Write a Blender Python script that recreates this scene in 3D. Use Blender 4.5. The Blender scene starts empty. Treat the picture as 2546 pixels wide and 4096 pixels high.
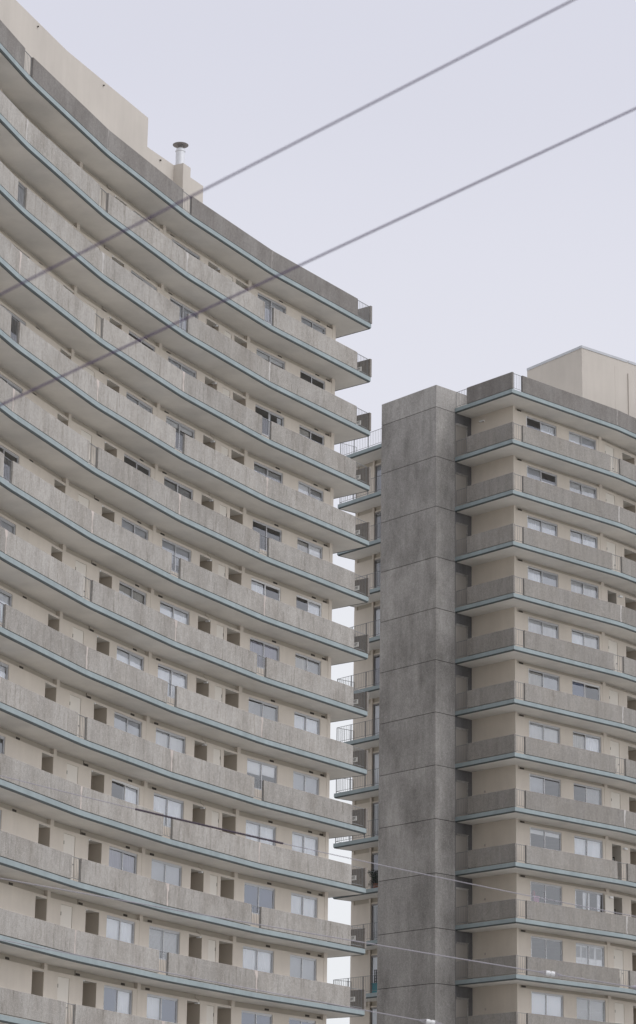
import bpy, bmesh, math, random
from mathutils import Matrix, Vector
from math import sin, cos, pi, radians
random.seed(7)
S = bpy.context.scene
COL = S.collection

# ------------------------------------------------------------ camera
cd = bpy.data.cameras.new('camera')
cam = bpy.data.objects.new('camera', cd); COL.objects.link(cam)
rt = Vector((0.99988313, -0.00431524, 0.01466653)); up = Vector((-0.01528818, -0.28222688, 0.95922586)); fw = Vector((0, 0.95933798, 0.28225987))
m = Matrix((rt, up, -fw)).transposed().to_4x4()
cam.matrix_world = m
cd.sensor_fit = 'VERTICAL'; cd.sensor_height = 36.0; cd.lens = 10305.56 / 4096 * 36
cd.clip_start = 0.5; cd.clip_end = 3000
cd.dof.use_dof = True; cd.dof.focus_distance = 116; cd.dof.aperture_fstop = 5.2
S.camera = cam

# ------------------------------------------------------------ overcast sky and veiled sun
SUN_EL, SUN_AZ = radians(48), radians(58)      # azimuth: towards +x from -y (behind the camera, right)
W = bpy.data.worlds.new('World'); S.world = W; W.use_nodes = True
nt = W.node_tree; nt.nodes.clear(); N = nt.nodes.new; Lk = nt.links.new
out = N('ShaderNodeOutputWorld'); bg = N('ShaderNodeBackground')
sky = N('ShaderNodeTexSky'); sky.sky_type = 'NISHITA'; sky.sun_disc = False
sky.sun_elevation = SUN_EL; sky.sun_rotation = pi - SUN_AZ; sky.dust_density = 4
tc = N('ShaderNodeTexCoord'); sep = N('ShaderNodeSeparateXYZ'); ramp = N('ShaderNodeValToRGB')
cr = ramp.color_ramp; cr.interpolation = 'EASE'
stops = [(0.0, (8.9, 9.1, 9.3)), (0.20, (8.6, 8.75, 9.1)), (0.33, (7.75, 7.80, 8.60)), (0.46, (7.2, 7.26, 8.2)), (1.0, (15.5, 15.5, 16.4))]
cr.elements[0].position = 0; cr.elements[1].position = 1
for _ in range(3): cr.elements.new(.5)
for e, (p_, c_) in zip(cr.elements, stops): e.position = p_; e.color = (*[v / 16.4 for v in c_], 1)
sc_ = N('ShaderNodeMix'); sc_.data_type = 'RGBA'; sc_.blend_type = 'MULTIPLY'; sc_.inputs[0].default_value = 1
sc_.inputs[7].default_value = (16.4, 16.4, 16.4, 1)
mx = N('ShaderNodeMix'); mx.data_type = 'RGBA'; mx.inputs[0].default_value = 0.96
mp = N('ShaderNodeMapping'); mp.inputs['Scale'].default_value = (1, 1, 2.2)
cl = N('ShaderNodeTexNoise'); cl.inputs['Scale'].default_value = 2.2; cl.inputs['Detail'].default_value = 4
clr = N('ShaderNodeMapRange'); clr.inputs[3].default_value = 0.955; clr.inputs[4].default_value = 1.045
cm = N('ShaderNodeMix'); cm.data_type = 'RGBA'; cm.blend_type = 'MULTIPLY'; cm.inputs[0].default_value = 1
Lk(tc.outputs['Generated'], sep.inputs[0]); Lk(sep.outputs['Z'], ramp.inputs[0]); Lk(ramp.outputs[0], sc_.inputs[6])
Lk(tc.outputs['Generated'], mp.inputs[0]); Lk(mp.outputs[0], cl.inputs['Vector']); Lk(cl.outputs['Fac'], clr.inputs[0])
Lk(sc_.outputs[2], cm.inputs[6]); Lk(clr.outputs[0], cm.inputs[7])
bk = N('ShaderNodeMapRange'); bk.inputs[1].default_value = .15; bk.inputs[2].default_value = .95; bk.inputs[3].default_value = 1.0; bk.inputs[4].default_value = 1.75
dt = N('ShaderNodeVectorMath'); dt.operation = 'DOT_PRODUCT'; dt.inputs[1].default_value = (.98, -.2, 0)
Lk(tc.outputs['Generated'], dt.inputs[0])
bm_ = N('ShaderNodeMix'); bm_.data_type = 'RGBA'; bm_.blend_type = 'MULTIPLY'; bm_.inputs[0].default_value = 1
Lk(dt.outputs['Value'], bk.inputs[0]); Lk(cm.outputs[2], bm_.inputs[6]); Lk(bk.outputs[0], bm_.inputs[7])
Lk(sky.outputs[0], mx.inputs[6]); Lk(bm_.outputs[2], mx.inputs[7]); Lk(mx.outputs[2], bg.inputs[0])
bg.inputs[1].default_value = 0.1; Lk(bg.outputs[0], out.inputs[0])
sd = bpy.data.lights.new('sun', 'SUN'); sd.energy = 0.9; sd.angle = radians(25); sd.color = (1, .97, .93)
sun = bpy.data.objects.new('sun', sd); COL.objects.link(sun)
sdir = Vector((sin(SUN_AZ) * cos(SUN_EL), -cos(SUN_AZ) * cos(SUN_EL), sin(SUN_EL)))
sun.rotation_euler = sdir.to_track_quat('Z', 'Y').to_euler()
S.view_settings.view_transform = 'Standard'; S.view_settings.look = 'None'
S.view_settings.exposure = 0.0; S.view_settings.gamma = 1

# ------------------------------------------------------------ materials
MAT = {}
def mat(name, col, rough=.85, var=0.06, scale=1.0, streak=0.0, speck=0.0, speck_scale=11, bump=0.0, blotch_col=None, blotch=0.0, metal=0, spec=.3, fine=0.0, stain=0.0, panelvar=0.0, grain=0.0):
    M = bpy.data.materials.new(name); M.use_nodes = True; t = M.node_tree
    b = t.nodes['Principled BSDF']; b.inputs['Roughness'].default_value = rough; b.inputs['Metallic'].default_value = metal
    b.inputs['Specular IOR Level'].default_value = spec
    n = t.nodes.new; L = t.links.new
    g = n('ShaderNodeNewGeometry')
    def noise(sc, vscale=(1, 1, 1), det=4, rg=.55):
        mpn = n('ShaderNodeMapping'); mpn.inputs['Scale'].default_value = vscale; L(g.outputs['Position'], mpn.inputs[0])
        q = n('ShaderNodeTexNoise'); q.inputs['Scale'].default_value = sc; q.inputs['Detail'].default_value = det; q.inputs['Roughness'].default_value = rg
        L(mpn.outputs[0], q.inputs['Vector']); return q.outputs['Fac']
    def rng(v, lo, hi, a=.3, c=.7):
        q = n('ShaderNodeMapRange'); q.inputs[1].default_value = a; q.inputs[2].default_value = c
        q.inputs[3].default_value = lo; q.inputs[4].default_value = hi; L(v, q.inputs[0]); return q.outputs[0]
    def mul(a, c):
        q = n('ShaderNodeMix'); q.data_type = 'RGBA'; q.blend_type = 'MULTIPLY'; q.inputs[0].default_value = 1
        L(a, q.inputs[6]); L(c, q.inputs[7]); return q.outputs[2]
    rgb = n('ShaderNodeRGB'); rgb.outputs[0].default_value = (*col, 1); c = rgb.outputs[0]
    if blotch_col:
        q = n('ShaderNodeMix'); q.data_type = 'RGBA'; L(rng(noise(scale * .9, (1, 1, .6), 6, .65), 0, blotch, .42, .68), q.inputs[0])
        L(c, q.inputs[6]); q.inputs[7].default_value = (*blotch_col, 1); c = q.outputs[2]
    if var: c = mul(c, rng(noise(scale), 1 - var, 1 + var))
    if streak: c = mul(c, rng(noise(3.2, (1, 1, .13), 5, .6), 1 - streak, 1 + streak * .8))
    if stain:      # brown run marks, their own shape
        q = n('ShaderNodeMix'); q.data_type = 'RGBA'; L(rng(noise(5.5, (1, 1, .16), 5, .7), 0, stain, .54, .72), q.inputs[0]); L(c, q.inputs[6])
        q.inputs[7].default_value = (.12, .10, .08, 1); c = q.outputs[2]
    if panelvar:
        oi = n('ShaderNodeObjectInfo'); c = mul(c, rng(oi.outputs['Random'], 1 - panelvar, 1 + panelvar, 0, 1))
    if grain: c = mul(c, rng(noise(9, (1, 1, .9), 4, .8), 1 - grain, 1 + grain, .36, .64))
    if fine: c = mul(c, rng(noise(22, (1, 1, 1), 3, .7), 1 - fine, 1 + fine))
    if speck:
        c = mul(c, rng(noise(speck_scale, (1, 1, .8), 3, .75), 1 - speck, 1 + speck, .32, .68))
        v = n('ShaderNodeTexVoronoi'); v.inputs['Scale'].default_value = speck_scale * 1.8; L(g.outputs['Position'], v.inputs['Vector'])
        sp = n('ShaderNodeSeparateColor'); L(v.outputs['Color'], sp.inputs[0])
        q = n('ShaderNodeMix'); q.data_type = 'RGBA'; L(rng(sp.outputs[0], 0, .6, .92, 1.0), q.inputs[0]); L(c, q.inputs[6])
        q.inputs[7].default_value = (*[min(.75, x * 1.55 + .03) for x in col], 1); c = q.outputs[2]
    L(c, b.inputs['Base Color'])
    if bump:
        bp = n('ShaderNodeBump'); bp.inputs['Strength'].default_value = bump; bp.inputs['Distance'].default_value = .02
        L(noise(28, det=2), bp.inputs['Height']); L(bp.outputs[0], b.inputs['Normal'])
    MAT[name] = M; return M
AGG = dict(grain=.10, rough=.95, var=.06, scale=.8, streak=.10, speck=.16, speck_scale=30, bump=.5, spec=.1)
mat('aggregate_concrete', (.34, .323, .299), blotch_col=(.215, .195, .17), blotch=.55, stain=.55, panelvar=.09, **AGG)
mat('aggregate_weathered', (.185, .172, .16), blotch_col=(.29, .28, .265), blotch=.4, panelvar=.05, **AGG)
mat('aggregate_wing', (.252, .236, .214), blotch_col=(.30, .29, .28), blotch=.35, stain=.3, panelvar=.08, **AGG)
mat('aggregate_inner', (.20, .185, .168), blotch_col=(.22, .2, .18), blotch=.4, **AGG)
mat('stair_concrete', (.34, .326, .308), blotch_col=(.14, .132, .122), blotch=.78, stain=.18, panelvar=.10, grain=.12, rough=.95, var=.1, scale=.45, streak=.10, speck=.15, speck_scale=30, bump=.5, spec=.1)
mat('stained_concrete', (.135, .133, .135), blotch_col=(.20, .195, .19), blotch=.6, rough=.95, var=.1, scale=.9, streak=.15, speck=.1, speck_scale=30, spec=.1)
mat('groove', (.04, .038, .036), .95, 0)
mat('beam_shaded', (.48, .435, .365), .9, .04, .6)  # olive tan of the beam, with shade under the soffit worked in
mat('alcove_shaded', (.47, .415, .35), .9, .03)  # wall beige darkened, the shade of the recess is in the colour
mat('cream_wall', (.645, .585, .51), .9, .05, .6, fine=.025, streak=.03)
mat('cream_roof_wall', (.46, .424, .38), .9, .05, .4, streak=.03)
mat('soffit_paint', (.71, .69, .645), .9, .07, .9, fine=.03)
mat('teal_paint', (.258, .302, .308), .6, .09, .9, streak=.07)
mat('drip_shaded', (.085, .097, .096), .7, .1, 2)  # shade on the fascia's underside, painted in as dark teal grey
mat('lead_flashing', (.42, .43, .45), .5, .05, 2)
mat('aluminium', (.50, .50, .51), .4, .03, 3, metal=.35)
mat('dark_frame', (.30, .29, .285), .5, .03, 3)
mat('white_frame', (.74, .74, .74), .5, .02)
mat('curtain_white', (.94, .95, .965), .9, .03, 2)
mat('curtain_grey', (.60, .61, .63), .9, .04, 2)
mat('curtain_beige', (.62, .60, .56), .9, .04, 2)
mat('shade_blue', (.17, .215, .34), .7, .06, 1)
mat('curtain_lilac', (.40, .385, .46), .9, .04, 2)
mat('blind_white', (.94, .94, .94), .6, .02)
mat('shutter_white', (.94, .94, .94), .6, .02)
mat('door_paint', (.70, .655, .585), .6, .02)
mat('stair_door', (.27, .25, .225), .7, .04)
mat('rail_metal', (.19, .195, .20), .6, .08, 3)
mat('vent_dark', (.075, .065, .055), .8, .05)
mat('lamp_white', (.82, .82, .82), .4, 0)
mat('patch_mortar', (.47, .415, .38), .95, .12, 3, fine=.06)
mat('patch_old', (.275, .258, .243), .95, .1, 3, fine=.06)
mat('patch_pale', (.44, .42, .40), .95, .12, 3, fine=.06)
mat('sign_white', (.78, .78, .76), .6, .02)
mat('sign_black', (.03, .03, .03), .6, 0)
mat('galvanised', (.60, .61, .63), .45, .06, 3, metal=.3)
mat('cap_metal', (.24, .22, .215), .6, .1, 3)
mat('sleeve_rubber', (.05, .036, .05), .6, 0)
mat('cable_dark', (.085, .062, .11), .6, 0)  # purple tint in the colour stands for the lens's colour fringe
mat('cable_grey', (.30, .285, .31), .55, .1, 4)
mat('porcelain', (.6, .6, .6), .3, 0)
mat('ground_paving', (.33, .325, .315), .95, .15, .1)
mat('roof_gravel', (.32, .31, .30), .95, .1, 1)
mat('interior_wall', (.42, .39, .35), .9, .03)
mat('leaf_dark', (.018, .035, .017), .6, .2, 9)
mat('pot_clay', (.25, .11, .07), .8, .1)
mat('teal_plastic', (.04, .19, .22), .5, .03)
mat('black_cloth', (.035, .033, .035), .8, 0)
mat('pink_plastic', (.62, .22, .42), .6, 0)
mat('red_cloth', (.35, .03, .05), .8, 0)
mat('paper_grey', (.45, .45, .45), .8, 0)
G = bpy.data.materials.new('window_glass'); G.use_nodes = True; t = G.node_tree; t.nodes.clear()
o_ = t.nodes.new('ShaderNodeOutputMaterial'); mxs = t.nodes.new('ShaderNodeMixShader'); tr = t.nodes.new('ShaderNodeBsdfTransparent')
gl = t.nodes.new('ShaderNodeBsdfGlossy'); fr = t.nodes.new('ShaderNodeFresnel'); fr.inputs[0].default_value = 2.1
tr.inputs[0].default_value = (.985, .99, .99, 1); gl.inputs['Roughness'].default_value = .015; gl.inputs['Color'].default_value = (.95, .96, 1, 1)
t.links.new(fr.outputs[0], mxs.inputs[0]); t.links.new(tr.outputs[0], mxs.inputs[1]); t.links.new(gl.outputs[0], mxs.inputs[2]); t.links.new(mxs.outputs[0], o_.inputs[0])
MAT['window_glass'] = G

# ------------------------------------------------------------ helpers
def v2(a): return Vector((a[0], a[1]))
def lft(d): return Vector((-d.y, d.x))
class MB:
    """collects solids; build() links them as ONE mesh object"""
    def __init__(s): s.v = []; s.f = []; s.m = []
    def prism(s, poly, z0, z1, mi=0):
        n = len(poly); b = len(s.v)
        s.v += [(p[0], p[1], z0) for p in poly] + [(p[0], p[1], z1) for p in poly]
        fs = [tuple(b + i for i in reversed(range(n))), tuple(b + n + i for i in range(n))]
        fs += [(b + i, b + (i + 1) % n, b + n + (i + 1) % n, b + n + i) for i in range(n)]
        s.f += fs; s.m += [mi] * len(fs)
    def hexa(s, pts, mi=0):
        b = len(s.v); s.v += [tuple(p) for p in pts]
        s.f += [tuple(b + i for i in q) for q in ((3, 2, 1, 0), (4, 5, 6, 7), (0, 1, 5, 4), (1, 2, 6, 5), (2, 3, 7, 6), (3, 0, 4, 7))]; s.m += [mi] * 6
    def tube(s, pts, r, k=8, mi=0):
        b = len(s.v); n = len(pts); pts = [Vector(p) for p in pts]
        for i, p in enumerate(pts):
            d = (pts[min(i + 1, n - 1)] - pts[max(i - 1, 0)]).normalized()
            a = d.cross(Vector((0, 0, 1))) if abs(d.z) < .95 else d.cross(Vector((1, 0, 0)))
            a.normalize(); c = d.cross(a)
            rr = r[i] if isinstance(r, (list, tuple)) else r
            for j in range(k): s.v.append(tuple(p + rr * (cos(2 * pi * j / k) * a + sin(2 * pi * j / k) * c)))
        fs = [(b + i * k + j, b + i * k + (j + 1) % k, b + (i + 1) * k + (j + 1) % k, b + (i + 1) * k + j) for i in range(n - 1) for j in range(k)]
        fs += [tuple(b + j for j in reversed(range(k))), tuple(b + (n - 1) * k + j for j in range(k))]
        s.f += fs; s.m += [mi] * len(fs)
    def lathe(s, prof, c, k=24, mi=0):
        b = len(s.v); n = len(prof)
        for r, z in prof:
            for j in range(k): s.v.append((c[0] + r * cos(2 * pi * j / k), c[1] + r * sin(2 * pi * j / k), c[2] + z))
        fs = [(b + i * k + j, b + i * k + (j + 1) % k, b + (i + 1) * k + (j + 1) % k, b + (i + 1) * k + j) for i in range(n - 1) for j in range(k)]
        s.f += fs; s.m += [mi] * len(fs)
    def quad(s, pts, mi=0):
        b = len(s.v); s.v += [tuple(p) for p in pts]; s.f.append(tuple(range(b, b + len(pts)))); s.m.append(mi)
    def mesh(s, name, mats, smooth=False, recalc=True):
        me = bpy.data.meshes.new(name); me.from_pydata(s.v, [], s.f)
        for q in (mats if isinstance(mats, (list, tuple)) else [mats]): me.materials.append(MAT[q])
        me.polygons.foreach_set('material_index', s.m)
        if recalc:
            bm = bmesh.new(); bm.from_mesh(me); bmesh.ops.recalc_face_normals(bm, faces=bm.faces); bm.to_mesh(me); bm.free()
        if smooth: me.polygons.foreach_set('use_smooth', [True] * len(me.polygons))
        me.update(); return me
    def build(s, name, mats, parent=None, **k): return link(name, s.mesh(name, mats, **k), parent)
def link(name, data, parent=None, mw=None):
    o = bpy.data.objects.new(name, data); COL.objects.link(o)
    if parent: o.parent = parent
    if mw is not None: o.matrix_basis = mw
    return o
def tag(o, label=None, cat=None, group=None, kind=None):
    if label: o['label'] = label
    if cat: o['category'] = cat
    if group: o['group'] = group
    if kind: o['kind'] = kind
    return o
def thing(name, label, cat, group=None, loc=(0, 0, 0)):
    o = bpy.data.objects.new(name, None); COL.objects.link(o); o.location = loc; o.empty_display_size = .5
    return tag(o, label, cat, group)
class Fr:
    """plan frame: s runs along a wall, o is outward, z up"""
    def __init__(f, a, b): f.a = v2(a); f.d = (v2(b) - f.a); f.len = f.d.length; f.d = f.d.normalized(); f.n = lft(f.d)
    def p(f, s, o=0): q = f.a + f.d * s + f.n * o; return (q.x, q.y)
    def p3(f, s, o, z): return Vector((*f.p(s, o), z))
    def box(f, mb, s0, s1, o0, o1, z0, z1, mi=0): mb.prism([f.p(s0, o0), f.p(s1, o0), f.p(s1, o1), f.p(s0, o1)], z0, z1, mi)
    def mat(f, s, o, z):
        q = f.p(s, o); M = Matrix.Identity(4)
        M.col[0] = (f.d.x, f.d.y, 0, 0); M.col[1] = (f.n.x, f.n.y, 0, 0); M.col[3] = (q[0], q[1], z, 1); return M
def offs(pts, o):
    """offset an open polyline (outward = left of travel)"""
    pts = [v2(p) for p in pts]; out = []
    for i, p in enumerate(pts):
        n1 = lft((p - pts[i - 1]).normalized()) if i else None
        n2 = lft((pts[i + 1] - p).normalized()) if i < len(pts) - 1 else None
        if n1 is None or n2 is None: nn = (n1 or n2); out.append(p + nn * o)
        else: b = (n1 + n2).normalized(); out.append(p + b * (o / max(.3, b.dot(n1))))
    return [(q.x, q.y) for q in out]
def rounded(pts, r=.45, k=4, skip=()):
    """ease the kinks of a polyline"""
    out = []; P = [v2(p) for p in pts]
    for i, p in enumerate(P):
        if i in (0, len(P) - 1) or i in skip: out.append((p.x, p.y)); continue
        a = p + (P[i - 1] - p).normalized() * r; c = p + (P[i + 1] - p).normalized() * r
        for j in range(k + 1):
            u = j / k; q = a * (1 - u) ** 2 + p * 2 * u * (1 - u) + c * u * u; out.append((q.x, q.y))
    return out

# ------------------------------------------------------------ plan (metres; camera at the origin, eye level z = 0)
Z0, H, T = 43.464, 2.70, 0.245
GROUND = -1.7
def zf(i): return Z0 - H * i
NFL = 16
LN = [(2.41, 115.74), (-2.23, 108.89), (-5.72, 102.68), (-8.73, 96.21), (-11.21, 89.57), (-13.22, 82.82), (-14.70, 75.90)]
LC = [(.75, 115.36), (-3.28, 109.55), (-6.82, 103.25), (-9.87, 96.70), (-12.38, 89.98), (-14.43, 83.08), (-15.94, 76.04)]
LEND = Vector((-.763, .646))
SH = .18
_d = [(v2(LC[i + 1]) - v2(LC[i])).normalized() for i in range(6)]
LC = [LC[0]] + [tuple(v2(LC[i]) - _d[i - 1] * SH) for i in range(1, 7)]
K = Vector((9.85, 124.79)); RD = Vector((-.64, .768)).normalized()
RN = [(25.6, 143.6), (20.5, 136.1), (15.95, 130.60), (K.x, K.y)]
RC = [(24.5, 144.3), (19.45, 136.95), (15.16, 131.67), (10.05, 126.74)]
ridge, towL, W1 = Vector((6.07, 127.11)), Vector((3.32, 130.46)), Vector((8.01, 128.97))
towB = Vector((5.26, 132.32))
BP, BD = Vector((3.42, 134.2)), Vector((-.634, .773)).normalized()
BCOR, BWAL = BP + BD * 3.68, Vector((2.08, 137.88))
RG = Vector((.72, .694)).normalized()

# ------------------------------------------------------------ ground
g = MB(); g.prism([(-400, -300), (400, -300), (400, 700), (-400, 700)], GROUND - .5, GROUND)
tag(g.build('ground', 'ground_paving'), kind='structure')

# ------------------------------------------------------------ windows
MESH = {}
def cached(key, fn):
    if key not in MESH: MESH[key] = fn()
    return MESH[key]
def lb(mb, x0, x1, y0, y1, z0, z1, mi=0): mb.prism([(x0, y0), (x1, y0), (x1, y1), (x0, y1)], z0, z1, mi)
def frame_mesh(w, h, mul_, style):
    def f():
        b = MB(); t_, d0, d1 = .045, -.10, -.03
        lb(b, 0, w, d0, d1 + .03, 0, t_); lb(b, 0, w, d0, d1, h - t_ * 1.3, h)
        lb(b, 0, t_, d0, d1, t_, h - t_ * 1.3); lb(b, w - t_, w, d0, d1, t_, h - t_ * 1.3)
        lb(b, mul_ - .03, mul_ + .03, d0 + .01, d1 - .006, t_, h - t_ * 1.3)
        # sash rails of the sliding leaf
        lb(b, t_, mul_ - .03, d0 + .02, d0 + .05, h - t_ * 1.3 - .04, h - t_ * 1.3); lb(b, t_, t_ + .035, d0 + .02, d0 + .05, t_, h - t_ * 1.3 - .04)
        lb(b, mul_ + .03, w - t_, d0 + .045, d0 + .06, h - t_ * 1.3 - .025, h - t_ * 1.3)
        return b.mesh('window_frame', style)
    return cached(('fr', round(w, 2), round(h, 2), round(mul_, 2), style), f)
def pane_mesh(w, h, mul_):
    def f():
        b = MB()
        b.quad([(.08, -.065, h - .1), (mul_ - .03, -.065, h - .1), (mul_ - .03, -.065, .045), (.08, -.065, .045)])
        b.quad([(mul_ + .03, -.05, h - .085), (w - .045, -.05, h - .085), (w - .045, -.05, .045), (mul_ + .03, -.05, .045)])
        return b.mesh('pane', 'window_glass', recalc=False)
    return cached(('pn', round(w, 2), round(h, 2), round(mul_, 2)), f)
CUR = {'W': 'curtain_white', 'S': 'curtain_beige', 'G': 'curtain_grey', 'L': 'curtain_lilac', 'B': 'shade_blue', 'h': 'blind_white', 'q': 'curtain_grey', 't': 'blind_white', 'l': 'curtain_white', 'P': 'curtain_white', 'p': 'curtain_white', 'H': 'blind_white', 'V': 'blind_white', 'X': 'shutter_white', 'w': 'curtain_white'}
NAME = {'W': 'curtain', 'S': 'curtain', 'G': 'roller_blind', 'L': 'curtain', 'B': 'roller_blind', 'h': 'roller_blind', 'q': 'roller_blind', 't': 'roller_blind', 'l': 'curtain', 'P': 'curtain', 'p': 'curtain', 'H': 'slatted_blind', 'V': 'vertical_blind', 'X': 'shutter', 'w': 'roller_blind'}
def cover_mesh(kind, w, h, seed):
    def f():
        R = random.Random(seed * 31 + ord(kind)); b = MB()
        def folds(x0, x1, z0, z1, amp=.022, taper=0):
            n = max(6, int((x1 - x0) / .022)); ph = R.uniform(0, 6); top = []; bot = []
            for i in range(n + 1):
                u = i / n; x = x0 + (x1 - x0) * u; y = -.135 + amp * sin(ph + x * 52 + 1.5 * sin(x * 9 + ph)); xb = x + taper * (1 - u if taper > 0 else u)
                top.append((x, y * .6 - .05, z1)); bot.append((xb, y, z0))
            for i in range(n): b.quad([bot[i], bot[i + 1], top[i + 1], top[i]])
        if kind in 'WSL': folds(0, w, 0, h - .03)
        elif kind in 'GBw':
            b.quad([(0, -.115, 0), (w, -.115, 0), (w, -.11, h), (0, -.11, h)])
        elif kind in 'hqt':
            z0 = h * {'h': R.uniform(.4, .6), 'q': .3, 't': .82}[kind]
            b.quad([(0, -.12, z0), (w, -.12, z0), (w, -.11, h), (0, -.11, h)])
        elif kind == 'l': folds(0, w, 0, h * R.uniform(.5, .68))
        elif kind == 'P': folds(0, w * .3, 0, h - .03, taper=.12)
        elif kind == 'p': folds(w * .8, w, 0, h - .03)
        elif kind == 'H':
            z = .02
            while z < h - .04: b.quad([(0, -.135, z), (w, -.135, z), (w, -.16, z + .037), (0, -.16, z + .037)]); z += .045
        elif kind == 'V':
            x = .0
            while x < w - .08: a = R.uniform(.3, .55); b.quad([(x, -.13, 0), (x + .085 * cos(a), -.13 - .09 * sin(a), 0), (x + .085 * cos(a), -.13 - .09 * sin(a), h - .05), (x, -.13, h - .05)]); x += .09
            lb(b, 0, w, -.2, -.12, h - .05, h)
        elif kind == 'X':
            for q in (0, 1):
                x0, x1 = w * q / 2 + .01, w * (q + 1) / 2 - .01
                lb(b, x0, x1, -.15, -.12, 0, h * .48); lb(b, x0, x0 + .05, -.15, -.12, h * .48, h); lb(b, x1 - .05, x1, -.15, -.12, h * .48, h); lb(b, x0 + .05, x1 - .05, -.15, -.12, h - .07, h)
                z = h * .5
                while z < h - .1: b.quad([(x0 + .05, -.12, z), (x1 - .05, -.12, z), (x1 - .05, -.15, z + .03), (x0 + .05, -.15, z + .03)]); z += .06
        return b.mesh(NAME[kind], CUR[kind], recalc=False)
    return cached(('cv', kind, round(w, 2), round(h, 2), seed % 3), f)
wcount = [0]
def window(parent, fr_, s0, s1, sm, z, za, zb, code, wo=-.1, style='aluminium'):
    """code = two letters: right pane, left pane as seen from outside"""
    w, h, mu = s1 - s0, zb - za, sm - s0
    M = fr_.mat(s0, wo, z + za)
    f = link('window', frame_mesh(w, h, mu, style), parent, M)
    link('pane', pane_mesh(w, h, mu), f)
    for k_, (x0, x1) in zip(code, ((.05, mu - .02), (mu + .02, w - .05))):
        if k_ != 'D':
            wcount[0] += 1
            if k_ == 'P': link('curtain', cover_mesh('p', x1 - x0, h - .12, 0), f, Matrix.Translation((x0, 0, .05)))
            link(NAME[k_], cover_mesh(k_, x1 - x0, h - .12, wcount[0]), f, Matrix.Translation((x0, 0, .05)))
    return f

def wall_facet(mb, f, z, openings, top=2.22, soff=2.455, wo=-.1, th=.15, s0=0, s1=None, band=-.235, parent=None):
    """infill wall pierced by openings (s0, s1, za, zb), with the recessed band under the soffit"""
    s1 = f.len if s1 is None else s1; x = s0
    for (a, b_, za, zb) in sorted(openings):
        if a > x: f.box(mb, x, a, wo - th, wo, z, z + top)
        if za > 0: f.box(mb, a, b_, wo - th, wo, z, z + za)
        f.box(mb, a, b_, wo - th, wo, z + zb, z + top); x = b_
    if x < s1: f.box(mb, x, s1, wo - th, wo, z, z + top)
    if parent:
        b = MB(); f.box(b, s0 + .003, s1 - .003, band - .1, band, z + top - .02 if wo - th > band else z + top, z + soff); b.build('beam', 'beam_shaded', parent)
def alcove(parent, f, z, a, b_, h=2.14, deep=1.7, wo=-.251, mt='alcove_shaded', name='alcove'):
    mb = MB()
    wf = wo + .148; f.box(mb, a, a + .015, wo - deep, wf, z, z + h - .015); f.box(mb, b_ - .015, b_, wo - deep, wf, z, z + h - .015)
    f.box(mb, a, b_, wo - deep - .06, wo - deep, z, z + h); f.box(mb, a, b_, wo - deep, wf, z + h - .015, z + h - .001, 1)
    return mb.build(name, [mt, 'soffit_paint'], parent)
def door(parent, f, a, b_, z, h=2.08, wo=-.1, hinge=1, mirror=False):
    d = MB(); f.box(d, a + .02, b_ - .02, wo - .06, wo - .012, z + .02, z + h - .006)
    o = d.build('door', 'door_paint', parent)
    m_ = MB(); x = (b_ - .035) if hinge > 0 else (a + .035)
    f.box(m_, x - .012, x + .012, wo - .02, wo - .004, z + 1.66, z + 1.80)
    m_.build('hinge', 'vent_dark', o)
    m_ = MB(); x = (a + .09) if hinge > 0 else (b_ - .09)
    m_.tube([f.p3(x, wo - .03, z + .98), f.p3(x, wo + .03, z + .98), f.p3(x + .1 * hinge, wo + .03, z + .98)], .013, 6); m_.build('handle', 'rail_metal', o)
    return o
def box_part(parent, name, mt, f, *a):
    m_ = MB(); f.box(m_, *a); return m_.build(name, mt, parent)
def railing(parent, f, s0, s1, z, n=None, o=-.09, h=.90, posts=()):
    m_ = MB(); n = n or max(3, int(round((s1 - s0) / .135)))
    f.box(m_, s0, s1, o - .012, o + .012, z + h - .010, z + h + .010); f.box(m_, s0, s1, o - .009, o + .009, z + .104, z + .124)
    for i in range(1, n):
        x = s0 + (s1 - s0) * i / n; f.box(m_, x - .005, x + .005, o - .005, o + .005, z + .124, z + h - .010)
    for x in (s0 + .009, s1 - .009): f.box(m_, x - .008, x + .008, o - .008, o + .008, z, z + h - .010)
    for x in posts: f.box(m_, x - .015, x + .015, o - .015, o + .015, z, z + h - .010)
    return m_.build('railing', 'rail_metal', parent)
def patch(parent, f, s, o, z, h, mt, R, funnel):
    """irregular mortar over a panel joint, 3 mm proud"""
    m_ = MB(); n = 9; Lp = []; Rp = []
    for i in range(n):
        u = i / (n - 1); w = .04 + .03 * R.random() + (funnel * .21 * max(0, (u - .62) / .38) ** 1.4)
        dx = .03 * sin(u * 3 + R.random()); Lp.append((s - w * R.uniform(.6, 1) + dx, z + h * u)); Rp.append((s + w * R.uniform(.6, 1) + dx, z + h * u))
    for i in range(n - 1):
        q = [Lp[i], Rp[i], Rp[i + 1], Lp[i + 1]]
        m_.hexa([f.p3(x, o, y) for x, y in q] + [f.p3(x, o + .004, y) for x, y in q])
    return m_.build('joint_mortar', mt, parent)
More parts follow.
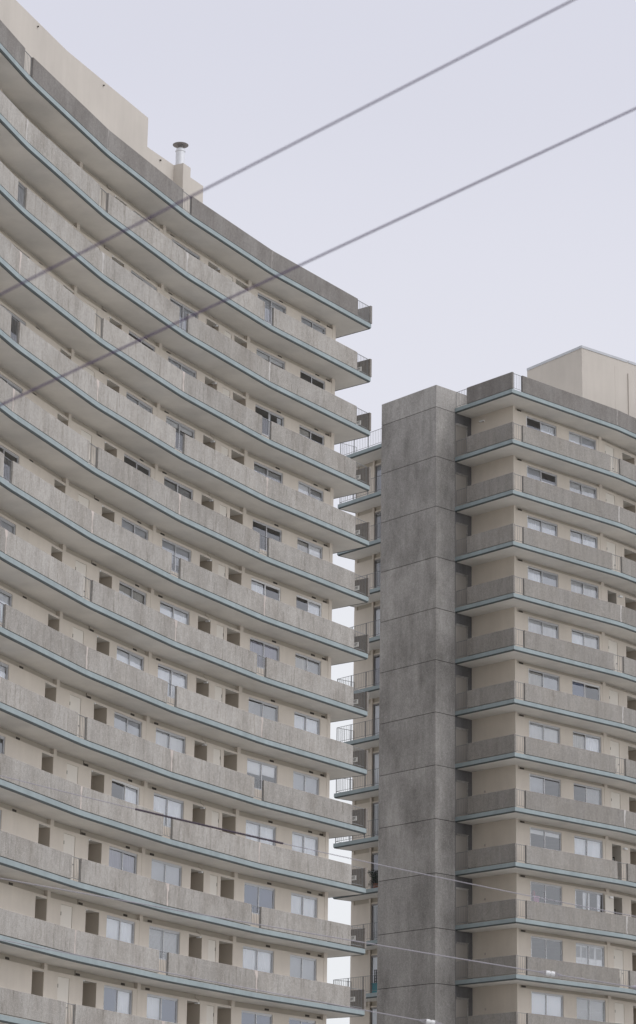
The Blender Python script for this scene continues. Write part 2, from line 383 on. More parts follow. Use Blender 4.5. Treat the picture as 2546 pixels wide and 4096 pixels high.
def fascia(parent, pts, z, dip=.02):
    m_ = MB(); e_ = MB(); g_ = offs(pts, -.006); a, b_, c, d = offs(pts, 0), offs(pts, -.06), offs(pts, -.045), offs(pts, -.085)
    for i in range(len(pts) - 1):
        m_.hexa([(*b_[i], z - .195), (*a[i], z - .195), (*a[i + 1], z - .195), (*b_[i + 1], z - .195), (*b_[i], z), (*a[i], z), (*a[i + 1], z), (*b_[i + 1], z)])
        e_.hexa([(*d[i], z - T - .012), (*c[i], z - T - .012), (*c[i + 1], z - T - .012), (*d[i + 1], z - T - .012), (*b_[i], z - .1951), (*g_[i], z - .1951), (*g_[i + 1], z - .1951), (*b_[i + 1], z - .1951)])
    o = m_.build('fascia', 'teal_paint', parent); e_.build('drip_edge', 'drip_shaded', o); return o
def panel(parent, f, s0, s1, z, mt, o=-.012, th=.115, h=.925):
    """precast parapet panel with slightly softened edges"""
    e = .012; m_ = MB()
    f.box(m_, s0, s1, o - th, o, z + .036, z + h - e)
    m_.hexa([f.p3(s0, o - th, z + h - e), f.p3(s0, o, z + h - e), f.p3(s1, o, z + h - e), f.p3(s1, o - th, z + h - e), f.p3(s0 + e, o - th + e, z + h), f.p3(s0 + e, o - e, z + h), f.p3(s1 - e, o - e, z + h), f.p3(s1 - e, o - th + e, z + h)])
    return m_.build('parapet_panel', mt, parent)

# ------------------------------------------------------------ the curved block (left)
BL = thing('apartment_block', 'tall concave apartment block with tiers of teal edged balconies filling the left of the view', 'building', loc=(-8, 105, GROUND))
INV = Matrix.Translation((8, -105, -GROUND))
def adopt(root, n0):
    """things are built in world coordinates; shift direct parts under their base point"""
    for o in root.children:
        if not o.get('_ok'): o.matrix_basis = Matrix.Translation(-root.location) @ o.matrix_basis; o['_ok'] = 1
LF = [Fr(LC[i], LC[i + 1]) for i in range(6)]
LNF = [Fr(LN[i], LN[i + 1]) for i in range(6)]
LNr = rounded(LN, .55)
depth = 15
lend = v2(LN[0]) + LEND * depth
lback = [offs(LN, -depth)[i] for i in (6, 4, 2)]
# window coverings read off the photograph, storey by storey: (right pane, left pane)
W1c = ['GG', 'DD', 'lS', 'Hh', 'hS', 'WD', 'HS', 'WW', 'GG', 'WW', 'WW', 'GG', 'BB', 'WW']
W2c = ['GG', 'tt', 'PD', 'HH', 'DD', 'DW', 'LL', 'HH', 'hh', 'WW', 'BB', 'WW', 'BB', 'WW']
W3c = ['GG', 'GG', 'GG', 'tt', 'HH', 'qq', 'WW', 'WW', 'VV', 'WW', 'GG', 'HH', 'BW', 'WW']
W4c = ['DD', 'DD', 'DD', 'GG', 'DD', 'GG', 'SS', 'WW', 'qq', 'WD', 'LL', 'WW', 'WB', 'HH']
W5c = ['DD', 'ql', 'DD', 'DD', 'Gq', 'DD', 'GG', 'WW', 'WW', 'DD', 'WW', 'HH', 'WW', 'WW']
for i in range(NFL):
    z = zf(i)
    s = MB(); e = offs(LNr, -.055)
    le = -LEND.orthogonal() if False else lft((v2(LN[0]) - lend).normalized()) * -.055
    e[0] = tuple(v2(e[0]) + le); poly = list(e) + list(lback) + [tuple(lend + le)]
    s.prism(poly, z - T, z - .002)
    sl = s.build('balcony_slab', 'soffit_paint', BL)
    fas = fascia(BL, [tuple(lend)] + LNr, z); fas.parent = sl
    mt = 'aggregate_weathered' if i == 0 else 'aggregate_concrete'
    R = random.Random(i)
    for k in range(6):
        f = LNF[k]; a, b_ = .008, f.len - .008
        if k == 0: a = 1.17
        elif (k + i) % 2 == 0: a = .59
        if (k + 1 + i) % 2 == 0: b_ = f.len - .20
        panel(BL, f, a, b_, z, mt)
        if k >= 1:
            if (k + i) % 2 == 0:
                railing(BL, Fr(LNF[k - 1].p(LNF[k - 1].len - .20, -.09), f.p(.59, -.09)), 0.0, .79, z, 6, 0)
            elif i < 15 and k <= 4:
                patch(BL, f, .03, -.012, z + .03, .89, 'patch_old' if i == 0 else 'patch_pale' if i < 3 else 'patch_mortar', R, 0 if i == 0 else R.choice([.25, .6, 1.0, 1.0]))
    f = LNF[0]; railing(BL, f, .13, 1.17, z, 8)
    fe = Fr(tuple(lend), LN[0])                      # end edge: outward is left of travel
    m_ = MB(); fe.box(m_, fe.len - 6, fe.len + .03, -.09, .03, z + .02, z + .915); m_.build('end_parapet', 'aggregate_weathered' if i == 0 else 'aggregate_inner', BL)
    if i == 0: continue
    w = MB()
    ops = [[(.73, 2.78, .86, 2.12), (4.0, 6.26, .86, 2.12)],
           [(.12, 1.23, 0, 2.14), (1.48, 2.08, 0, 2.08), (2.58, 3.61, 0, 2.14), (4.28, 6.60, .86, 2.12)],
           [(.47, 2.77, .86, 2.12), (3.37, 4.42, 0, 2.14), (5.44, 6.30, 0, 2.08)],
           [(.12, 1.09, 0, 2.14), (4.10, 6.38, .86, 2.12)],
           [(.6, 2.8, .86, 2.12), (3.5, 4.5, 0, 2.14)], []]
    if i >= 15: ops = [[]] * 6
    for k in range(6): wall_facet(w, LF[k], z, ops[k], s0=-.0 if k else .02, parent=BL)
    if i < 15:
        for k, a, b_ in ((1, .12, 1.23), (1, 2.58, 3.61), (2, 3.37, 4.42), (3, .12, 1.09), (4, 3.5, 4.5)): alcove(BL, LF[k], z, a, b_)
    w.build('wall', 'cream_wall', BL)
    if i < 15:
        c = i - 1
        window(BL, LF[0], .73, 2.78, 1.80, z, .86, 2.12, W1c[c], style='white_frame' if i == 6 else 'aluminium')
        window(BL, LF[0], 4.0, 6.26, 5.15, z, .86, 2.12, W2c[c], style='white_frame' if i == 6 else 'aluminium')
        window(BL, LF[1], 4.28, 6.60, 5.48, z, .86, 2.12, W3c[c])
        window(BL, LF[2], .47, 2.77, 1.62, z, .86, 2.12, W4c[c], style='white_frame' if i == 10 else 'aluminium')
        window(BL, LF[3], 4.10, 6.38, 5.3, z, .86, 2.12, W5c[c])
        window(BL, LF[4], .6, 2.8, 1.7, z, .86, 2.12, W3c[c][::-1])
        door(BL, LF[1], 1.48, 2.08, z, hinge=-1); door(BL, LF[2], 5.44, 6.30, z)
        for k, a in ((0, .2), (0, 1.1), (0, 4.15), (1, 6.28), (2, .95), (2, 4.5), (3, 2.76)):
            box_part(BL, 'vent', 'vent_dark', LF[k], a - .03, a + .27, -.236, -.218, z + 2.275, z + 2.36)
        box_part(BL, 'alcove_lamp', 'lamp_white', LF[1], 2.60, 2.72, -.3, -.12, z + 2.07, z + 2.12)
        box_part(BL, 'alcove_lamp', 'lamp_white', LF[2], 4.34, 4.40, -.2, -.08, z + 2.08, z + 2.14)
        m_ = MB(); f = LF[1]
        m_.tube([f.p3(2.80, -.222, z + 2.45), f.p3(2.80, -.222, z + 2.36), f.p3(2.78, -.20, z + 2.28), f.p3(2.76, -.085, z + 2.22), f.p3(2.76, -.085, z + 2.16)], .012, 6); m_.build('conduit', 'beam_shaded', BL)
        m_ = MB(); f = LF[2]
        m_.tube([f.p3(4.84, -.222, z + 2.45), f.p3(4.84, -.222, z + 2.24), f.p3(4.76, -.222, z + 2.24)], .011, 6); m_.build('conduit', 'vent_dark', BL)
        if i in (8, 11, 13):
            box_part(BL, 'door_notice', 'sign_white', LF[1], 1.64, 1.84, -.111, -.102, z + 1.18, z + 1.28)
# columns, end wall and hidden rear walls
for k in range(7):
    f = LF[min(k, 5)]; s_ = 0 if k < 6 else f.len
    dd = (LF[max(k - 1, 0)].d + f.d).normalized(); F = Fr(LC[k], tuple(v2(LC[k]) + dd))
    box_part(BL, 'column', 'cream_wall', F, -.125 if k else -.06, .125 if k else .19, -.30, -.086, GROUND, zf(0) - T + .02)
cw = v2(LC[0]); F = Fr(tuple(cw + LEND * 13), tuple(cw))
box_part(BL, 'end_wall', 'cream_wall', F, 0, F.len - .1, -.2, -.02, GROUND, zf(0) - T + .02)
m_ = MB(); P = offs(LC, -6.0); m_.prism(P + offs(LC, -6.15)[::-1], GROUND, zf(0) - T + .02); m_.build('inner_wall', 'interior_wall', BL)
m_ = MB(); P = offs(LC, -.1); m_.prism(P + offs(LC, -.25)[::-1], GROUND, zf(15) - T - .02); m_.build('base_wall', 'cream_wall', BL)
# roof structures
f1, f2, f3 = LF[1], LF[2], LF[3]
zr = Z0 - .01
hi = offs(LC, -1.0); lo = offs(LC, -6.5)
PH = thing('tmp', 'x', 'x'); COL.objects.unlink(PH); bpy.data.objects.remove(PH)
m_ = MB(); pts = [f2.p(.18, -1)] + hi[3:]; ins = [f2.p(.18, -6.5)] + lo[3:]
m_.prism(pts + ins[::-1], zr, Z0 + 4.95)
f = f1
m_.prism([f1.p(5.28, -1), hi[2], f2.p(.18, -1), f2.p(.18, -5.5), f1.p(5.28, -5.5)], zr, Z0 + 3.58); f.box(m_, 4.67, 5.28, -1.9, -.5, zr, Z0 + 3.582); f.box(m_, 3.58, 4.67, -4.5, -.5, zr, Z0 + 3.13)
ph = m_.build('roof_house', 'cream_roof_wall', BL)
for (ff, s_) in ((f2, 4.2), (f3, 2.7)):
    b = MB(); b.tube([ff.p3(s_, -.98, Z0 + 4.72), ff.p3(s_, -.93, Z0 + 4.72)], .035, 8); b.build('drain_spout', 'vent_dark', ph)
b = MB(); b.tube([f1.p3(6.43, -.98, Z0 + 3.35), f1.p3(6.43, -.93, Z0 + 3.35)], .04, 8); b.build('drain_spout', 'vent_dark', ph)
c = f1.p3(4.98, -.87, Z0)
b = MB(); b.lathe([(.205, 3.5), (.205, 4.30), (.225, 4.31), (.225, 4.36), (.19, 4.38), (.19, 4.44), (.17, 4.44), (.17, 4.0)], c, 28); fl = b.build('flue', 'galvanised', BL, smooth=False)
b = MB()
for a in range(4): b.tube([(c.x + .17 * cos(a * pi / 2 + .5), c.y + .17 * sin(a * pi / 2 + .5), c.z + 4.40), (c.x + .17 * cos(a * pi / 2 + .5), c.y + .17 * sin(a * pi / 2 + .5), c.z + 4.66)], .018, 6)
b.lathe([(.0, 4.60), (.16, 4.615), (.35, 4.63), (.355, 4.645), (.2, 4.70), (.0, 4.74)], c, 32); b.build('flue_cap', 'cap_metal', fl)
adopt(BL, 0)

# ------------------------------------------------------------ exit signs on the end parapets
fe = Fr(tuple(lend), LN[0])
tcu = bpy.data.curves.new('lettering', 'FONT'); tcu.body = 'EXIT'; tcu.size = .155; tcu.align_x = 'CENTER'; tcu.align_y = 'CENTER'; tcu.extrude = .002; tcu.offset = .0015
to = bpy.data.objects.new('lettering', tcu); COL.objects.link(to); bpy.context.view_layer.update()
tme = bpy.data.meshes.new_from_object(to.evaluated_get(bpy.context.evaluated_depsgraph_get())); tme.name = 'lettering'
COL.objects.unlink(to); bpy.data.objects.remove(to); tme.materials.clear(); tme.materials.append(MAT['sign_black'])
pm = MB(); lb(pm, -.235, .235, -.006, .006, -.105, .105); pme = pm.mesh('exit_sign', 'sign_white')
ORD = ['topmost', 'second', 'third', 'fourth', 'fifth', 'sixth', 'seventh', 'eighth', 'ninth', 'tenth', 'eleventh', 'twelfth']
for i in range(1, 13):
    # plate hangs on the inner face (inner = -n); text reads from the balcony side
    q = fe.p3(fe.len - .72, -.10, zf(i) + .52); x = Vector((fe.d.x, fe.d.y, 0)); nn = Vector((-fe.n.x, -fe.n.y, 0))
    M = Matrix.Identity(4); M.col[0] = (*x, 0); M.col[1] = (0, 0, 1, 0); M.col[2] = (*(x.cross(Vector((0, 0, 1)))), 0); M.col[3] = (*q, 1)
    M2 = Matrix.Identity(4); M2.col[0] = M.col[0]; M2.col[1] = (*(-x.cross(Vector((0, 0, 1)))), 0); M2.col[2] = (0, 0, 1, 0); M2.col[3] = M.col[3]
    o = link('exit_sign', pme, None, M2)
    pos = {1: 'topmost', 12: 'lowest'}.get(i, ORD[i - 1] + ' from the top')
    tag(o, 'white EXIT sign behind the end railing of the curved block, %s' % pos, 'sign', 'exit signs on the balcony ends')
    R_ = Matrix.Rotation(pi / 2, 4, 'X'); tl = link('lettering', tme, o, Matrix.Translation((0, -.009, 0)) @ R_)

# ------------------------------------------------------------ the wing (right)
BR = thing('apartment_wing', 'squarer apartment wing with pointed balcony corner on the right', 'building', loc=(14, 134, GROUND))
RNr = rounded(RN, .5, skip=(3,))
RFR = [Fr(RC[i], RC[i + 1]) for i in range(3)]       # 2 is the visible bay, 1 the next
RNF = [Fr(RN[i], RN[i + 1]) for i in range(3)]
jog = K + RD * 6.0; inn = Vector((.768, .64)).normalized()
kend = Fr(tuple(K), tuple(K + RD * 6))
fB = Fr(tuple(BP - BD * 3), tuple(BCOR)); sB = 3.0   # back balcony edge, s = sB + distance from BP
fBr = Fr(tuple(BCOR), tuple(BWAL))
fw_ = Fr(RC[3], tuple(W1)); fbw = Fr(tuple(BWAL - BD * 6.8), tuple(BWAL))
far = [v2(RN[0]) + Vector((-9, 13)), BWAL + RG * 20]
VF = RFR[2]; VL = VF.len                             # bay frame: s from column (left travel) so s' = VL - s_photo
Ac = ['lW', 'ql', 'WW', 'WG', 'VV', 'SG', 'VV', 'qD', 'tt', 'DD', 'DD', 'ww', 'WW', 'WW']
Bc = ['hG', 'VV', 'WW', 'VV', 'WV', 'BD', 'SW', 'DH', 'WW', 'PP', 'XX', 'HH', 'WW', 'WW']
Ec = ['G', 'V', 'V', 'W', 'L', 'W', 'w', 'V', 'L', 'V', 'W', 'w', 'H', 'W', 'W', 'W']
OPEN = (4, 9, 10)
for i in range(NFL):
    z = zf(i)
    s = MB(); e = offs([*RNr, tuple(jog)], -.055)
    poly = e[:-1] + [tuple(jog + inn * .055), tuple(jog + inn * 1.145)] + [tuple(BCOR + inn * .055 + RG * .055), tuple(BWAL + inn * .055)] + [tuple(far[1]), tuple(far[0])]
    s.prism(poly, z - T, z - .002); sl = s.build('balcony_slab', 'soffit_paint', BR)
    fa = fascia(BR, RNr + [tuple(K + RD * 4.32)], z); fa.parent = sl
    fb = fascia(BR, [fB.p(.3), tuple(BCOR), tuple(BWAL)], z); fb.parent = sl
    R = random.Random(100 + i); mt = 'aggregate_weathered' if i == 0 else 'aggregate_wing'
    gapped = i % 2 == 1
    panel(BR, RNF[2], .70 if gapped else .008, RNF[2].len - .82, z, mt)
    panel(BR, RNF[1], .008, RNF[1].len - (.16 if gapped else .008), z, mt); panel(BR, RNF[0], .008, RNF[0].len - .008, z, mt)
    panel(BR, kend, .01, 3.40, z, mt)
    railing(BR, RNF[2], RNF[2].len - .82, RNF[2].len - .03, z, 6)
    railing(BR, kend, 3.40, 4.27, z, 7)
    if gapped: railing(BR, Fr(RNF[1].p(RNF[1].len - .16, -.09), RNF[2].p(.70, -.09)), 0, .85, z, 6, 0)
    else: patch(BR, RNF[2], .03, -.012, z + .03, .89, 'patch_old' if i == 0 else 'patch_pale', R, .1)
    L_ = fB.len; railing(BR, fB, .5, L_ - .06, z, posts=[L_ - 1.25, L_ - 2.45, L_ - 3.65]); railing(BR, fBr, .09, fBr.len - .02, z)
    if i == 0: continue
    w = MB()
    y = lambda s_: VL - s_
    ov = [(y(3.55), y(1.13), .88, 2.19), (y(6.80), y(4.55), .88, 2.19)]
    L1 = RFR[1].len; on = [(L1 - 1.40, L1 - .52, 0, 2.16), (L1 - 3.5, L1 - 2.25, 0, 2.16), (L1 - 6.2, L1 - 4.0, .88, 2.19)]
    if i >= 15: ov, on = [], []
    wall_facet(w, VF, z, ov, top=2.30, s0=.0, s1=VL - .02, band=-.2, parent=BR); wall_facet(w, RFR[1], z, on, top=2.30, s1=L1 - .0, parent=BR); wall_facet(w, RFR[0], z, [], top=2.30)
    if i < 15: alcove(BR, RFR[1], z, L1 - 3.5, L1 - 2.25, 2.16)
    w.build('wall', 'cream_wall', BR); w = MB(); fw_.box(w, 0, fw_.len, -.12, 0, z, z + 2.455); w.build('wall', 'cream_wall', BR); w = MB()
    lb_ = fbw.len
    og = [(lb_ - 3.75, lb_ - 1.66, .06, 2.14)] if i < 15 else []
    wall_facet(w, fbw, z, og, top=2.22, wo=0, band=-.07, parent=BR)
    w.build('wall', 'cream_wall', BR)
    box_part(BR, 'column', 'cream_wall', fbw, lb_ - 1.66, lb_ - 1.52, -.02, .05, z, z + 2.45)
    if i >= 15: continue
    c = i - 1
    ext_z = z
    wi = window(BR, VF, y(3.55), y(1.13), y(2.31), z, .88, 2.19, Ac[c][::-1], style='aluminium'); link('window_jamb', cached('jamb', lambda: (lambda q: (lb(q, 2.375, 2.42, -.03, .012, 0, 1.31), q)[1])(MB()).mesh('window_jamb', 'white_frame')), wi)
    window(BR, VF, y(6.80), y(4.55), y(5.59), z, .88, 2.19, Bc[c][::-1], style='white_frame' if i == 6 else 'aluminium')
    window(BR, RFR[1], L1 - 6.2, L1 - 4.0, L1 - 5.1, z, .88, 2.19, Bc[-1 - c])
    window(BR, fbw, lb_ - 3.75, lb_ - 1.66, lb_ - 3.0, z, .06, 2.14, Ec[c] + Ec[c], wo=0, style='dark_frame')
    box_part(BR, 'vent', 'vent_dark', VF, y(.84), y(.52), -.2005, -.185, z + 2.35, z + 2.43)
    f = RFR[1]; a, b_ = L1 - 1.40, L1 - .52
    if i in OPEN:
        alcove(BR, f, z, a, b_, 2.16, 2.4, mt='interior_wall', name='hallway')
        hp = f.p3(a if i != 10 else b_, -.13, z); ang = radians(-100 if i != 10 else 172)
        m_ = MB(); d_ = Matrix.Rotation(ang, 2) @ (f.d if i != 10 else -f.d) if False else None
        if i == 10: f.box(m_, b_ + .03, b_ + .84, -.075, -.035, z + .02, z + 2.12)
        else: f.box(m_, b_ - .05, b_ - .01, -1.05, -.26, z + .02, z + 2.12)
        o = m_.build('door', 'door_paint', BR); o['label'] = 'door standing open'
        box_part(BR, 'wall_lamp', 'lamp_white', f, (b_ + .2 if i == 10 else a - .42), (b_ + .48 if i == 10 else a - .14), -.1 + (.07 if i == 10 else 0), (.03 if i != 10 else .06), z + 1.98, z + 2.07)
    else:
        d_ = door(BR, f, a, b_, z, h=2.16)
        if gapped: q = MB(); f.box(q, a + .30, a + .40, -.124, -.112, z + .25, z + .75); q.build('kick_plate', 'porcelain', d_)
box_part(BR, 'column', 'cream_wall', VF, -.13, .11, -.3, -.086, GROUND, zf(0) - T + .02)
box_part(BR, 'column', 'cream_wall', VF, VL - .27, VL + .0, -.3, -.085, GROUND, zf(0) - T + .02)
box_part(BR, 'column', 'cream_wall', RFR[1], -.13, .11, -.3, -.086, GROUND, zf(0) - T + .02)
m_ = MB(); P = offs(RC, -5.0); m_.prism(P + offs(RC, -5.15)[::-1], GROUND, zf(0) - T + .02); m_.build('inner_wall', 'interior_wall', BR)
F = Fr(tuple(BWAL), tuple(BWAL + RG * 19)); box_part(BR, 'rear_wall', 'cream_wall', F, .0, 19, -.2, -.01, GROUND, zf(0) - T + .02)
m_ = MB(); P = offs(RC, -.1); m_.prism(P + offs(RC, -.25)[::-1], GROUND, zf(15) - T - .02)
fw_.box(m_, 0, fw_.len, -.2, 0, GROUND, zf(15) - T - .02); fbw.box(m_, 0, fbw.len, -.2, 0, GROUND, zf(15) - T - .02); m_.build('base_wall', 'cream_wall', BR)
# small wall fittings on the blind end wall
for i in (8, 9, 10, 11, 12, 13): box_part(BR, 'wall_box', 'patch_mortar', fw_, 2.08, 2.17, .0, .035, zf(i) + 1.30, zf(i) + 1.40)
box_part(BR, 'wall_lamp', 'lamp_white', fw_, 2.05, 2.35, .0, .12, zf(1) + 2.06, zf(1) + 2.13)
# roof house with lead edge
zt = Z0 + 4.95; A = Vector((14.20, 131.80)); dl = Vector((-.566, .825)); dr = Vector((.772, .636))
sc2 = zt / 48.0; A = Vector((14.078, 130.665)) * sc2; Bq = Vector((11.451, 134.494)) * sc2
pl = [A + dr * 9.0, A, Bq, Bq + dr * 9.0]
m_ = MB(); m_.prism([tuple(q) for q in pl], Z0 - .01, zt); rh = m_.build('roof_house', 'cream_roof_wall', BR)
m_ = MB(); fr1 = Fr(tuple(pl[0]), tuple(A)); fr2 = Fr(tuple(A), tuple(Bq))
fr1.box(m_, 0, fr1.len - 3.62, -.2, .03, zt - .11, zt + .03); fr1.box(m_, fr1.len - 3.55, fr1.len + .03, -.2, .03, zt - .11, zt + .03); fr2.box(m_, .203, fr2.len, -.2, .03, zt - .111, zt + .031); m_.build('roof_flashing', 'lead_flashing', rh)
m_ = MB(); fr1.box(m_, fr1.len - 3.62, fr1.len - 3.55, 0, .07, Z0, zt - .75); m_.build('downpipe', 'cream_roof_wall', rh)
m_ = MB(); fr1.box(m_, fr1.len - 4.6, fr1.len - 2.55, 0, .006, Z0, zt - .52); m_.build('access_panel', 'cream_roof_wall', rh)
adopt(BR, 0)

# ------------------------------------------------------------ stair tower
ST = thing('stair_tower', 'dark windowless concrete stair tower with a groove at every storey', 'tower', loc=(5.6, 129.7, GROUND))
tp = [tuple(ridge), tuple(towL), tuple(towB), tuple(W1)]
tp = [(p[0], p[1]) for p in tp]
cen = Vector((sum(p[0] for p in tp) / 4, sum(p[1] for p in tp) / 4))
def shrink(q, d): return [tuple(v2(p) + (cen - v2(p)).normalized() * d) for p in q]
zt = Z0 + .955
for i in range(NFL + 1):
    za = zf(i) - T - .012 + .028 if i < NFL else GROUND
    zb_ = zt if i == 0 else zf(i - 1) - T - .012
    m_ = MB(); m_.prism(tp, za, zb_); m_.build('shaft_segment', 'stair_concrete', ST)
m_ = MB(); m_.prism(shrink(tp, .06), GROUND, zt - .1); m_.build('groove_core', 'groove', ST)
ft = Fr(tuple(W1), tuple(ridge)); tlen = ft.len       # outward = left of travel
for i in range(1, NFL):
    z = zf(i); a, b_ = tlen - 2.27, tlen - 1.45
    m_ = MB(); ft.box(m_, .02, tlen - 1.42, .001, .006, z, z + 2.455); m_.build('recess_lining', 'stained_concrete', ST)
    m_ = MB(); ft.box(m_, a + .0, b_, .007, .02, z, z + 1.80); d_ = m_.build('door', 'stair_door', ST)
    m_ = MB(); ft.box(m_, a - .06, a, .007, .05, z, z + 1.87); ft.box(m_, a, b_ - .02, .007, .05, z + 1.80, z + 1.87); ft.box(m_, a - .09, b_ - .02, .007, .075, z + 1.871, z + 1.90); m_.build('door_frame', 'stair_concrete', d_)
adopt(ST, 0)

# ------------------------------------------------------------ things on the rear balconies and behind the glass
q = fB.p3(sB + .60, -.42, zf(9)); R = random.Random(3)
PL = thing('potted_plant', 'dense dark green bush in a pot behind a rear balcony railing beside the stair tower', 'plant', loc=q)
b = MB(); b.lathe([(.0, 0), (.15, 0), (.2, .28), (.21, .3), (.18, .3), (.17, .26), (0, .26)], (0, 0, 0), 16); b.build('pot', 'pot_clay', PL)
b = MB()
for st in range(9): a = R.uniform(0, 6.28); b.tube([(0, 0, .25), (.12 * cos(a), .12 * sin(a), .5), (.3 * cos(a), .3 * sin(a), R.uniform(.6, .9))], [.012, .009, .005], 5)
b.build('stems', 'leaf_dark', PL)
b = MB()
for _ in range(1500):
    a = R.uniform(0, 6.28); rr = .42 * R.random() ** .5; hz = .2 + .78 * R.random(); rr *= .8 + .35 * sin(hz * 9 + a * 2)
    p = Vector((rr * cos(a), rr * sin(a), hz)); d = Vector((R.uniform(-1, 1), R.uniform(-1, 1), R.uniform(-.4, 1))).normalized(); e = d.orthogonal().normalized()
    l = R.uniform(.05, .09); b.quad([p, p + d * l * .5 + e * l * .28, p + d * l, p + d * l * .5 - e * l * .28])
b.build('foliage', 'leaf_dark', PL, recalc=False)
q = fB.p3(sB + .5, -.5, zf(11))
TR = thing('planter_trellis', 'teal planter box with dark lattice trellis behind a low rear balcony railing', 'planter', loc=(q.x, q.y, q.z))
b = MB(); F = Fr((0, 0), tuple(BD)); F.box(b, -.42, .30, -.15, .15, 0, .50); F.box(b, -.45, .33, -.18, .18, .50, .54); b.build('planter_box', 'teal_plastic', TR)
b = MB()
for k in range(6): F.box(b, -.42 + .136 * k, -.39 + .136 * k, -.02, .02, .54, 1.25)
for k in range(5): F.box(b, -.42, .29, .021, .045, .62 + .145 * k, .65 + .145 * k)
b.build('trellis', 'sign_black', TR)
# behind the glass of the wing
zi = zf(10); y = lambda s_: VL - s_
box_part(BR, 'pale_backdrop', 'curtain_beige', VF, y(4.5), y(1.9), -1.35, -1.27, zi + .002, zi + 2.4)  # added pale wall close to the glass, makes the room read brighter
q = VF.p3(y(2.45), -.62, zi)
FL = thing('floor_lamp', 'black dome shaded floor lamp seen through the corner window of the wing', 'lamp', loc=q)
b = MB(); F = Fr((0, 0), tuple(VF.d)); b.lathe([(0, 0), (.16, 0), (.16, .02), (.03, .04), (0, .04)], (0, 0, 0), 18); b.build('base', 'black_cloth', FL)
b = MB(); b.tube([(0, 0, .03), (0, 0, 1.45)], .018, 8); b.build('pole', 'black_cloth', FL)
b = MB(); b.lathe([(0, 1.93), (.07, 1.92), (.14, 1.85), (.17, 1.72), (.17, 1.6), (.3, 1.52), (.32, 1.48), (.1, 1.47), (0, 1.47)], (0, 0, 0), 20); b.build('lamp_shade', 'black_cloth', FL, smooth=True)
b = MB(); b.tube([F.p3(-.14, .1, 1.85), F.p3(-.30, .1, 1.72), F.p3(-.40, .1, 1.5), F.p3(-.3, .1, 1.42), F.p3(-.05, .05, 1.4)], .018, 6); b.build('arm', 'black_cloth', FL)
q = VF.p3(y(1.92), -.5, zi)
TB = thing('side_table', 'narrow tall table behind the corner window of the wing', 'table', loc=q)
b = MB(); F.box(b, -.25, .25, -.16, .16, 1.10, 1.14); b.build('table_top', 'interior_wall', TB)
for sx in (-.22, .22):
    for sy in (-.13, .13): b = MB(); F.box(b, sx - .02, sx + .02, sy - .02, sy + .02, 0, 1.099); b.build('leg', 'interior_wall', TB)
b = MB(); F2 = Fr(VF.p(y(1.92), -.5), tuple(v2(VF.p(y(1.92), -.5)) + VF.d)); F2.box(b, -.22, .2, -.1, .1, zi + 1.141, zi + 1.53); F2.box(b, -.24, .22, -.12, .12, zi + 1.53, zi + 1.56)
tag(b.build('storage_box', 'pink_plastic'), 'pink lidded box on the tall table inside the corner window of the wing', 'box')
b = MB(); b.lathe([(0, 0), (.09, .0), (.1, .1), (.07, .22), (.03, .27), (0, .28)], F2.p3(.1, 0, zi + 1.561), 12)
tag(b.build('red_jar', 'red_cloth'), 'small red jar standing on the pink box inside the corner window', 'jar')
# framed notices in two open doorways
f = RFR[1]; L1 = f.len; a_ = L1 - 1.40
for i, lab in ((9, 'grid of framed notices in the upper open doorway of the wing'), (10, 'grid of framed notices in the lower open doorway beside the outswung door')):
    b = MB(); z = zf(i); f.box(b, a_ + .001, a_ + .02, -1.25, -.5, z + 1.0, z + 1.6)
    for r_ in range(2):
        for c_ in range(2): f.box(b, a_ + .02, a_ + .026, -1.2 + .36 * c_, -.9 + .36 * c_, z + 1.04 + .28 * r_, z + 1.26 + .28 * r_, 1)
    tag(b.build('notice_frame', ['sign_black', 'paper_grey']), lab, 'notice')

# ------------------------------------------------------------ overhead wires (nearer the camera)
def wire(pts, r, mt, label, group):
    o = thing('overhead_wire', label, 'wire', group, loc=pts[0]); P = [Vector(p) - Vector(pts[0]) for p in pts]
    b = MB(); b.tube(P, r, 8); b.build('cable', mt, o, smooth=True); return o
ext = lambda a, b_, t_: tuple(a[k] + (b_[k] - a[k]) * t_ for k in range(3))
A1, A2 = [tuple(c * 9 / 13 for c in q) for q in ((-4.027, 13, 3.684), (4.452, 13, 8.616))]
wire([ext(A1, A2, -.6), A1, A2, ext(A1, A2, 1.6)], .0041, 'cable_dark', 'upper of two thick blurred wires rising steeply to the right across the sky', 'thick wires crossing the sky')
B1, B2 = [tuple(c * 10 / 15 for c in q) for q in ((-4.592, 15, 3.694), (5.051, 15, 8.723))]
wire([ext(B1, B2, -.6), B1, B2, ext(B1, B2, 1.6)], .0044, 'cable_dark', 'lower of two thick blurred wires rising to the right past the curved block', 'thick wires crossing the sky')
WA = [(-9.751, 32, 7.423), (-7.23, 32, 6.73), (-4.743, 32, 6.094), (-2.284, 32, 5.515), (.149, 32, 4.99), (2.56, 32, 4.518), (4.953, 32, 4.098), (7.331, 32, 3.729), (9.696, 32, 3.409)]
WB = [(-9.751, 32.6, 5.714), (-7.242, 32.6, 5.263), (-4.754, 32.6, 4.832), (-2.285, 32.6, 4.423), (.166, 32.6, 4.035), (2.602, 32.6, 3.666), (5.022, 32.6, 3.318), (7.428, 32.6, 2.989), (9.822, 32.6, 2.679)]
WC_ = [(-9.864, 33.2, 5.144), (-7.319, 33.2, 4.633), (-4.798, 33.2, 4.15), (-2.299, 33.2, 3.694), (.181, 33.2, 3.263), (2.643, 33.2, 2.858), (5.088, 33.2, 2.478), (7.519, 33.2, 2.122), (9.936, 33.2, 1.791)]
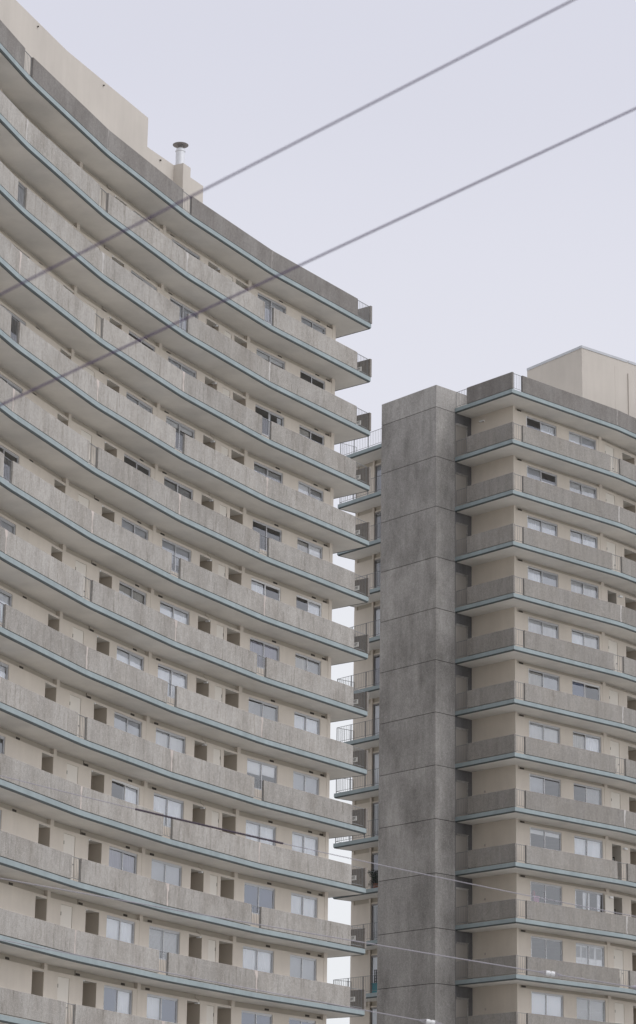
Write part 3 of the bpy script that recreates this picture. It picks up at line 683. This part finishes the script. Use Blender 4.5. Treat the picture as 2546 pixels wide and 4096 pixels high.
def dens(P, k=4):
    out = []
    for i in range(len(P) - 1):
        p0, p1, p2, p3 = [Vector(P[max(0, min(len(P) - 1, i + j))]) for j in (-1, 0, 1, 2)]
        for q in range(k):
            u = q / k; out.append(tuple(.5 * ((2 * p1) + (p2 - p0) * u + (2 * p0 - 5 * p1 + 4 * p2 - p3) * u * u + (3 * p1 - p0 - 3 * p2 + p3) * u ** 3)))
    return out + [tuple(P[-1])]
gW = 'thin wires sagging across the lower facade'
oA = wire(dens(WA), .0052, 'cable_grey', 'thin sagging wire with a thicker dark sleeve, highest of the three lower wires', gW)
sp = [Vector(q) - Vector(WA[0]) for q in [(-2.2306, 32, 5.5028), (-1.30, 32, 5.2985), (-.3702, 32, 5.098)]]
b = MB(); b.tube(sp, .0125, 8); b.build('sleeve', 'sleeve_rubber', oA)
def insulator(o, base, p, d):
    d = Vector(d).normalized(); p = Vector(p) - Vector(base)
    b = MB(); ax = d.cross(Vector((0, 1, 0))).normalized()
    b.tube([p - d * .058 + ax * .0, p - d * .055, p - d * .012, p - d * .008, p + d * .008, p + d * .012, p + d * .052, p + d * .056], [.012, .03, .034, .026, .026, .034, .03, .012], 14); b.build('insulator', 'porcelain', o)
    b = MB()
    for s_ in (-1, 1): b.tube([p - d * .16, p - d * .08 + ax * .02 * s_, p - d * .05 + ax * .03 * s_], .005, 6); b.tube([p + d * .05 + ax * .03 * s_, p + d * .09 + ax * .014 * s_, p + d * .16], .005, 6)
    b.tube([p + d * .38, p + d * .42], .011, 8); b.build('wire_clamp', 'cable_grey', o)
oB = wire(dens(WB), .0062, 'cable_grey', 'thin sagging wire with a white insulator and a coupling at the right edge', gW)
d = Vector((1.1, 0, -.159))
insulator(oB, WB[0], (3.002, 32.6, 3.6075), d)
p = Vector((4.102, 32.6, 3.4483)) - Vector(WB[0]); b = MB(); dn = d.normalized(); b.tube([p - dn * .1, p - dn * .03, p + dn * .05, p + dn * .12], [.007, .03, .034, .012], 12); b.build('coupling', 'cable_grey', oB)
oC = wire(dens(WC_), .0058, 'cable_grey', 'lowest thin wire with a white insulator at the bottom edge of the view', gW)
insulator(oC, WC_[0], (1.530, 33.2, 3.0386), (1.1, 0, -.185))
